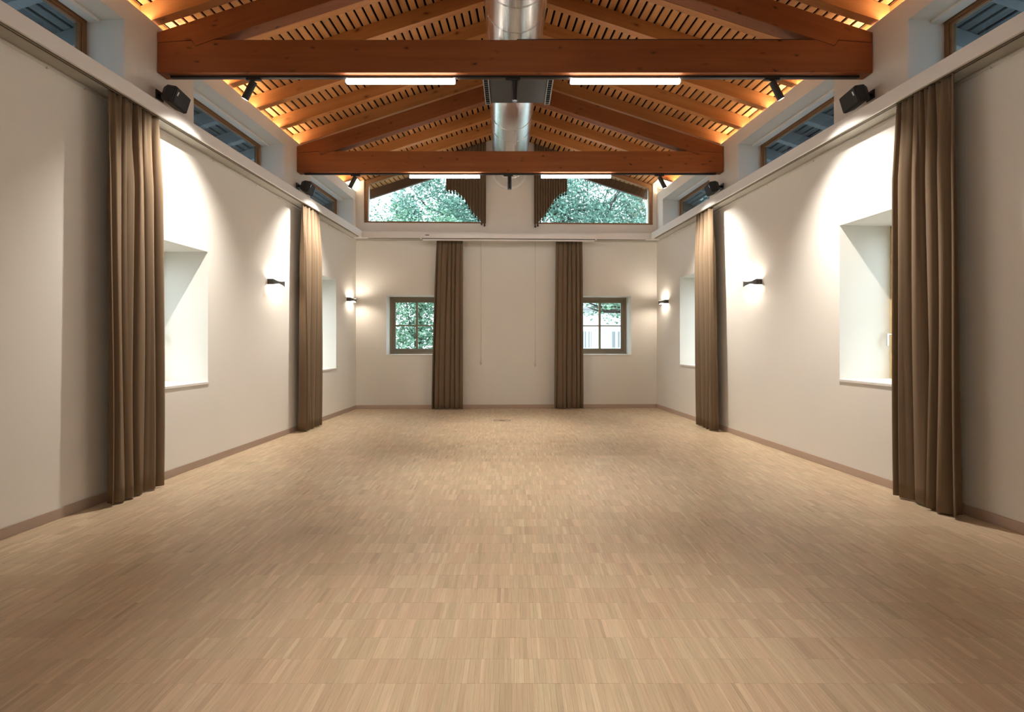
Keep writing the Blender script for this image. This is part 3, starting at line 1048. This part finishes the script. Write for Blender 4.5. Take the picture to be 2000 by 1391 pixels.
# ------------------------------------------------------------------ projection screen case, cords, floor box
t = empty('projection_screen', (PL[0], PL[1], 0), TH_F)
tag(t, 'closed white roll-up projection screen case mounted on the end wall ledge', 'projection screen')
s0, s1 = sF(xpx(820, 10.42)), sF(xpx(1166.5, 10.42))
zc0, zc1 = zpx(466, 10.28), zpx(452.6, 10.28)
MB().box(s0, s1, -LP - 0.13, -LP - 0.012, zc0 + 0.042, zc1).build('screen_case', 'white', t, bevel=0.006)
MB().box(s0 + .04, s1 - .04, -LP - 0.115, -LP - 0.05, zc0, zc0 + 0.026).build('bottom_bar', 'white', t, bevel=0.004)
MB().box(s0 + .03, s1 - .03, -LP - 0.10, -LP - 0.04, zc0 + 0.0265, zc0 + 0.0415).build('screen_slot', 'slot', t)
for sx in (s0 + .004, s1 - .004):
    MB().box(sx - .012, sx + .012, -LP - 0.134, -LP - 0.010, zc0 + 0.036, zc1 + .006).build('end_cap', 'white', t, bevel=0.003)
MB().box(s0 + .10, s0 + .18, -LP - 0.1315, -LP - 0.1302, zc1 - 0.045, zc1 - 0.030).build('label_plate', 'slot', t)
for px in (855, 1130):
    c = sF(xpx(px, 10.42))
    MB().box(c - .045, c + .045, -LP - 0.09, -LP + .0, zc1 + .001, zc1 + 0.018).build('mounting_bracket', 'white', t)
for px, zb_, nm in ((939, 712, 'left'), (1046, 716, 'right')):
    x = xpx(px, 10.7)
    y = yF(x) - 0.02
    t = empty('pull_cord', (x, y, zpx(zb_, 10.7)))
    tag(t, 'thin pale pull cord hanging down the end wall, %s of the two' % nm, 'cord', 'pull cords on the end wall')
    zt = LZ0 - 0.035 - t.location.z
    MB().cyl((0, 0, 0.10), (0, 0, zt), 0.003, n=8).build('cord_line', 'cord', t)
    mb = MB()
    pts = []
    for i in range(25):
        a = 2 * math.pi * i / 24
        pts.append(Vector((0.018 * math.sin(a) * (1 + .4 * math.sin(2 * a)), 0.004 * math.cos(3 * a), 0.05 + 0.055 * math.cos(a))))
    for p, q in zip(pts, pts[1:]):
        mb.cyl(p, q, 0.003, n=6)
    mb.cyl((0.006, 0, 0.0), (0.0, 0, 0.06), 0.006, 0.003, n=8)
    mb.build('cord_loop', 'cord', t)
t = empty('floor_socket', (-0.18, 9.14, 0))
tag(t, 'small flush metal floor socket lid near the end wall', 'floor socket')
mb = MB()
mb.box(-.15, .15, -.07, -.062, 0.0005, 0.004)
mb.box(-.15, .15, .062, .07, 0.0005, 0.004)
mb.box(-.15, -.142, -.062, .062, 0.0005, 0.004)
mb.box(.142, .15, -.062, .062, 0.0005, 0.004)
mb.build('socket_frame', 'brass', t)
MB().box(-.05, .05, -.012, .012, 0.0005, 0.003).build('lid_grip', 'brass', t)

# ------------------------------------------------------------------ outdoors
g = MB()
g.quadset([(-60, -40, -0.4), (60, -40, -0.4), (60, 90, -0.4), (-60, 90, -0.4)], [(0, 1, 2, 3)])
tag(g.build('ground', 'ground'), 'pale gravel ground around the building', kind='structure')

def tree(x, y, z0, z1, rx, ry, n, m, label, seed, leaf=0.13, trunk=0.16, dx=0.0):
    rnd = random.Random(seed)
    t = empty('tree', (x, y, -0.4))
    tag(t, label, 'tree', None)
    zc, rz = (z0 + z1) / 2, (z1 - z0) / 2
    mb = MB()
    mb.cyl((dx, 0, 0), (dx + .1, 0, zc + 0.4), trunk, trunk * 0.5, n=10)
    mb.build('trunk', 'bark', t)
    tips = []
    for b in range(9):
        a = rnd.uniform(0, 2 * math.pi)
        zz = rnd.uniform(z0 * .8 + .3, zc) + 0.4
        end = Vector((math.cos(a) * rx * .75, math.sin(a) * ry * .75, zz + rz * rnd.uniform(.3, .9)))
        mid = Vector((end.x * .5, end.y * .5, zz + (end.z - zz) * .3))
        bm_ = MB()
        bm_.cyl((dx + 0.05, 0, zz), mid, 0.05, 0.035, n=6)
        bm_.cyl(mid, end, 0.035, 0.012, n=6)
        bm_.build('branch', 'bark', t)
    # clumped crown
    cl = []
    for _ in range(46):
        while True:
            p = Vector((rnd.uniform(-1, 1), rnd.uniform(-1, 1), rnd.uniform(-1, 1)))
            if p.length < 1:
                break
        cl.append((p.x * rx, p.y * ry, zc + 0.4 + p.z * rz, rnd.uniform(0.5, 0.95)))
    vs, fs, cols = [], [], []
    for i in range(n):
        cx, cy, cz, cr = cl[int(rnd.random() * len(cl))]
        p = Vector((rnd.gauss(0, 1), rnd.gauss(0, 1), rnd.gauss(0, 1)))
        p = p.normalized() * cr * (rnd.random() ** 0.4)
        p = Vector((cx, cy, cz)) + p
        d = Vector((rnd.gauss(0, 1), rnd.gauss(0, 1), rnd.gauss(0, .6))).normalized()
        e = d.cross(Vector((rnd.gauss(0, 1), rnd.gauss(0, 1), rnd.gauss(0, 1)))).normalized()
        l = leaf * rnd.uniform(.6, 1.3)
        wd = l * rnd.uniform(.42, .6)
        nrm = d.cross(e) * (l * 0.10)
        o = len(vs)
        vs += [p - d * l * .5, p + e * wd * .5 - nrm, p + d * l * .5, p - e * wd * .5 - nrm]
        fs += [(o, o + 1, o + 2), (o, o + 2, o + 3)]
        c = rnd.random()
        cols += [c, c, c, 1.0] * 6
    me = bpy.data.meshes.new('foliage')
    me.from_pydata(vs, [], fs)
    ca = me.color_attributes.new('tone', 'FLOAT_COLOR', 'CORNER')
    ca.data.foreach_set('color', cols)
    me.materials.append(M[m])
    fo = bpy.data.objects.new('foliage', me)
    COL.objects.link(fo)
    fo.parent = t
    tag(fo, kind='stuff')
tree(-3.2, 17.0, 0.3, 6.0, 1.9, 1.6, 15000, 'leafb', 'leafy tree filling the small left window of the end wall', 1)
tree(-2.6, 20.0, 4.2, 9.4, 3.2, 1.8, 16000, 'leafa', 'broad tree crown seen through the left gable window', 2, leaf=0.14)
tree(2.7, 17.8, 4.1, 9.0, 2.3, 1.8, 15000, 'leafa', 'dense tree crown seen through the right gable window beside the curtain', 3, dx=-2.3)
tree(6.2, 22.0, 4.6, 10.2, 2.2, 1.6, 9000, 'leafa', 'looser tree crown at the right edge of the right gable window', 4, leaf=0.15)
tree(3.3, 16.2, 2.55, 3.4, 1.3, 0.8, 2200, 'leafb', 'low leafy branches at the top of the small right window', 5, dx=2.6, trunk=0.08)
tree(-0.2, 24.0, 4.0, 12.0, 3.6, 2.0, 12000, 'leafa', 'tall tree behind the middle of the end wall', 6, leaf=0.16)

t = empty('house', (9.0, 36.0, -0.4))
tag(t, 'pale rendered house behind the fence, seen through the small right window', 'house')
MB().box(-5.5, 5.5, 0, 7, 0, 4.4).build('house_wall', 'render', t)
mb = MB()
mb.quadset([(-6, -0.6, 4.3), (6, -0.6, 4.3), (6, 3.5, 6.0), (-6, 3.5, 6.0), (-6, 7.6, 4.3), (6, 7.6, 4.3),
            (-6, -0.6, 4.15), (6, -0.6, 4.15), (6, 7.6, 4.15), (-6, 7.6, 4.15)],
           [(0, 1, 2, 3), (3, 2, 5, 4), (6, 9, 8, 7), (0, 6, 7, 1), (5, 8, 9, 4), (0, 3, 4, 9, 6), (1, 7, 8, 5, 2)])
mb.build('house_roof', 'roofing', t)
for i in range(4):
    x = -4.2 + i * 2.3
    MB().box(x, x + 0.9, -0.03, 0.05, 1.3, 2.6).build('house_window', 'grey', t)
t = empty('garden_fence', (2.2, 24.0, -0.4))
tag(t, 'white picket fence seen through the small right window', 'fence')
for i in range(5):
    MB().box(i * 1.4 - .05, i * 1.4 + .05, -0.05, 0.05, 0, 2.55).build('fence_post', 'paint', t)
for z in (1.5, 2.35):
    MB().box(0, 5.6, 0.055, 0.095, z, z + 0.07).build('fence_rail', 'paint', t)
for i in range(38):
    x = 0.08 + i * 0.145
    if min(abs(x + .03 - k * 1.4) for k in range(5)) < 0.09:
        continue
    MB().prism_xz([(x, 1.2), (x + .06, 1.2), (x + .06, 2.44), (x + .03, 2.5), (x, 2.44)], 0.10, 0.125).build('fence_picket', 'paint', t)
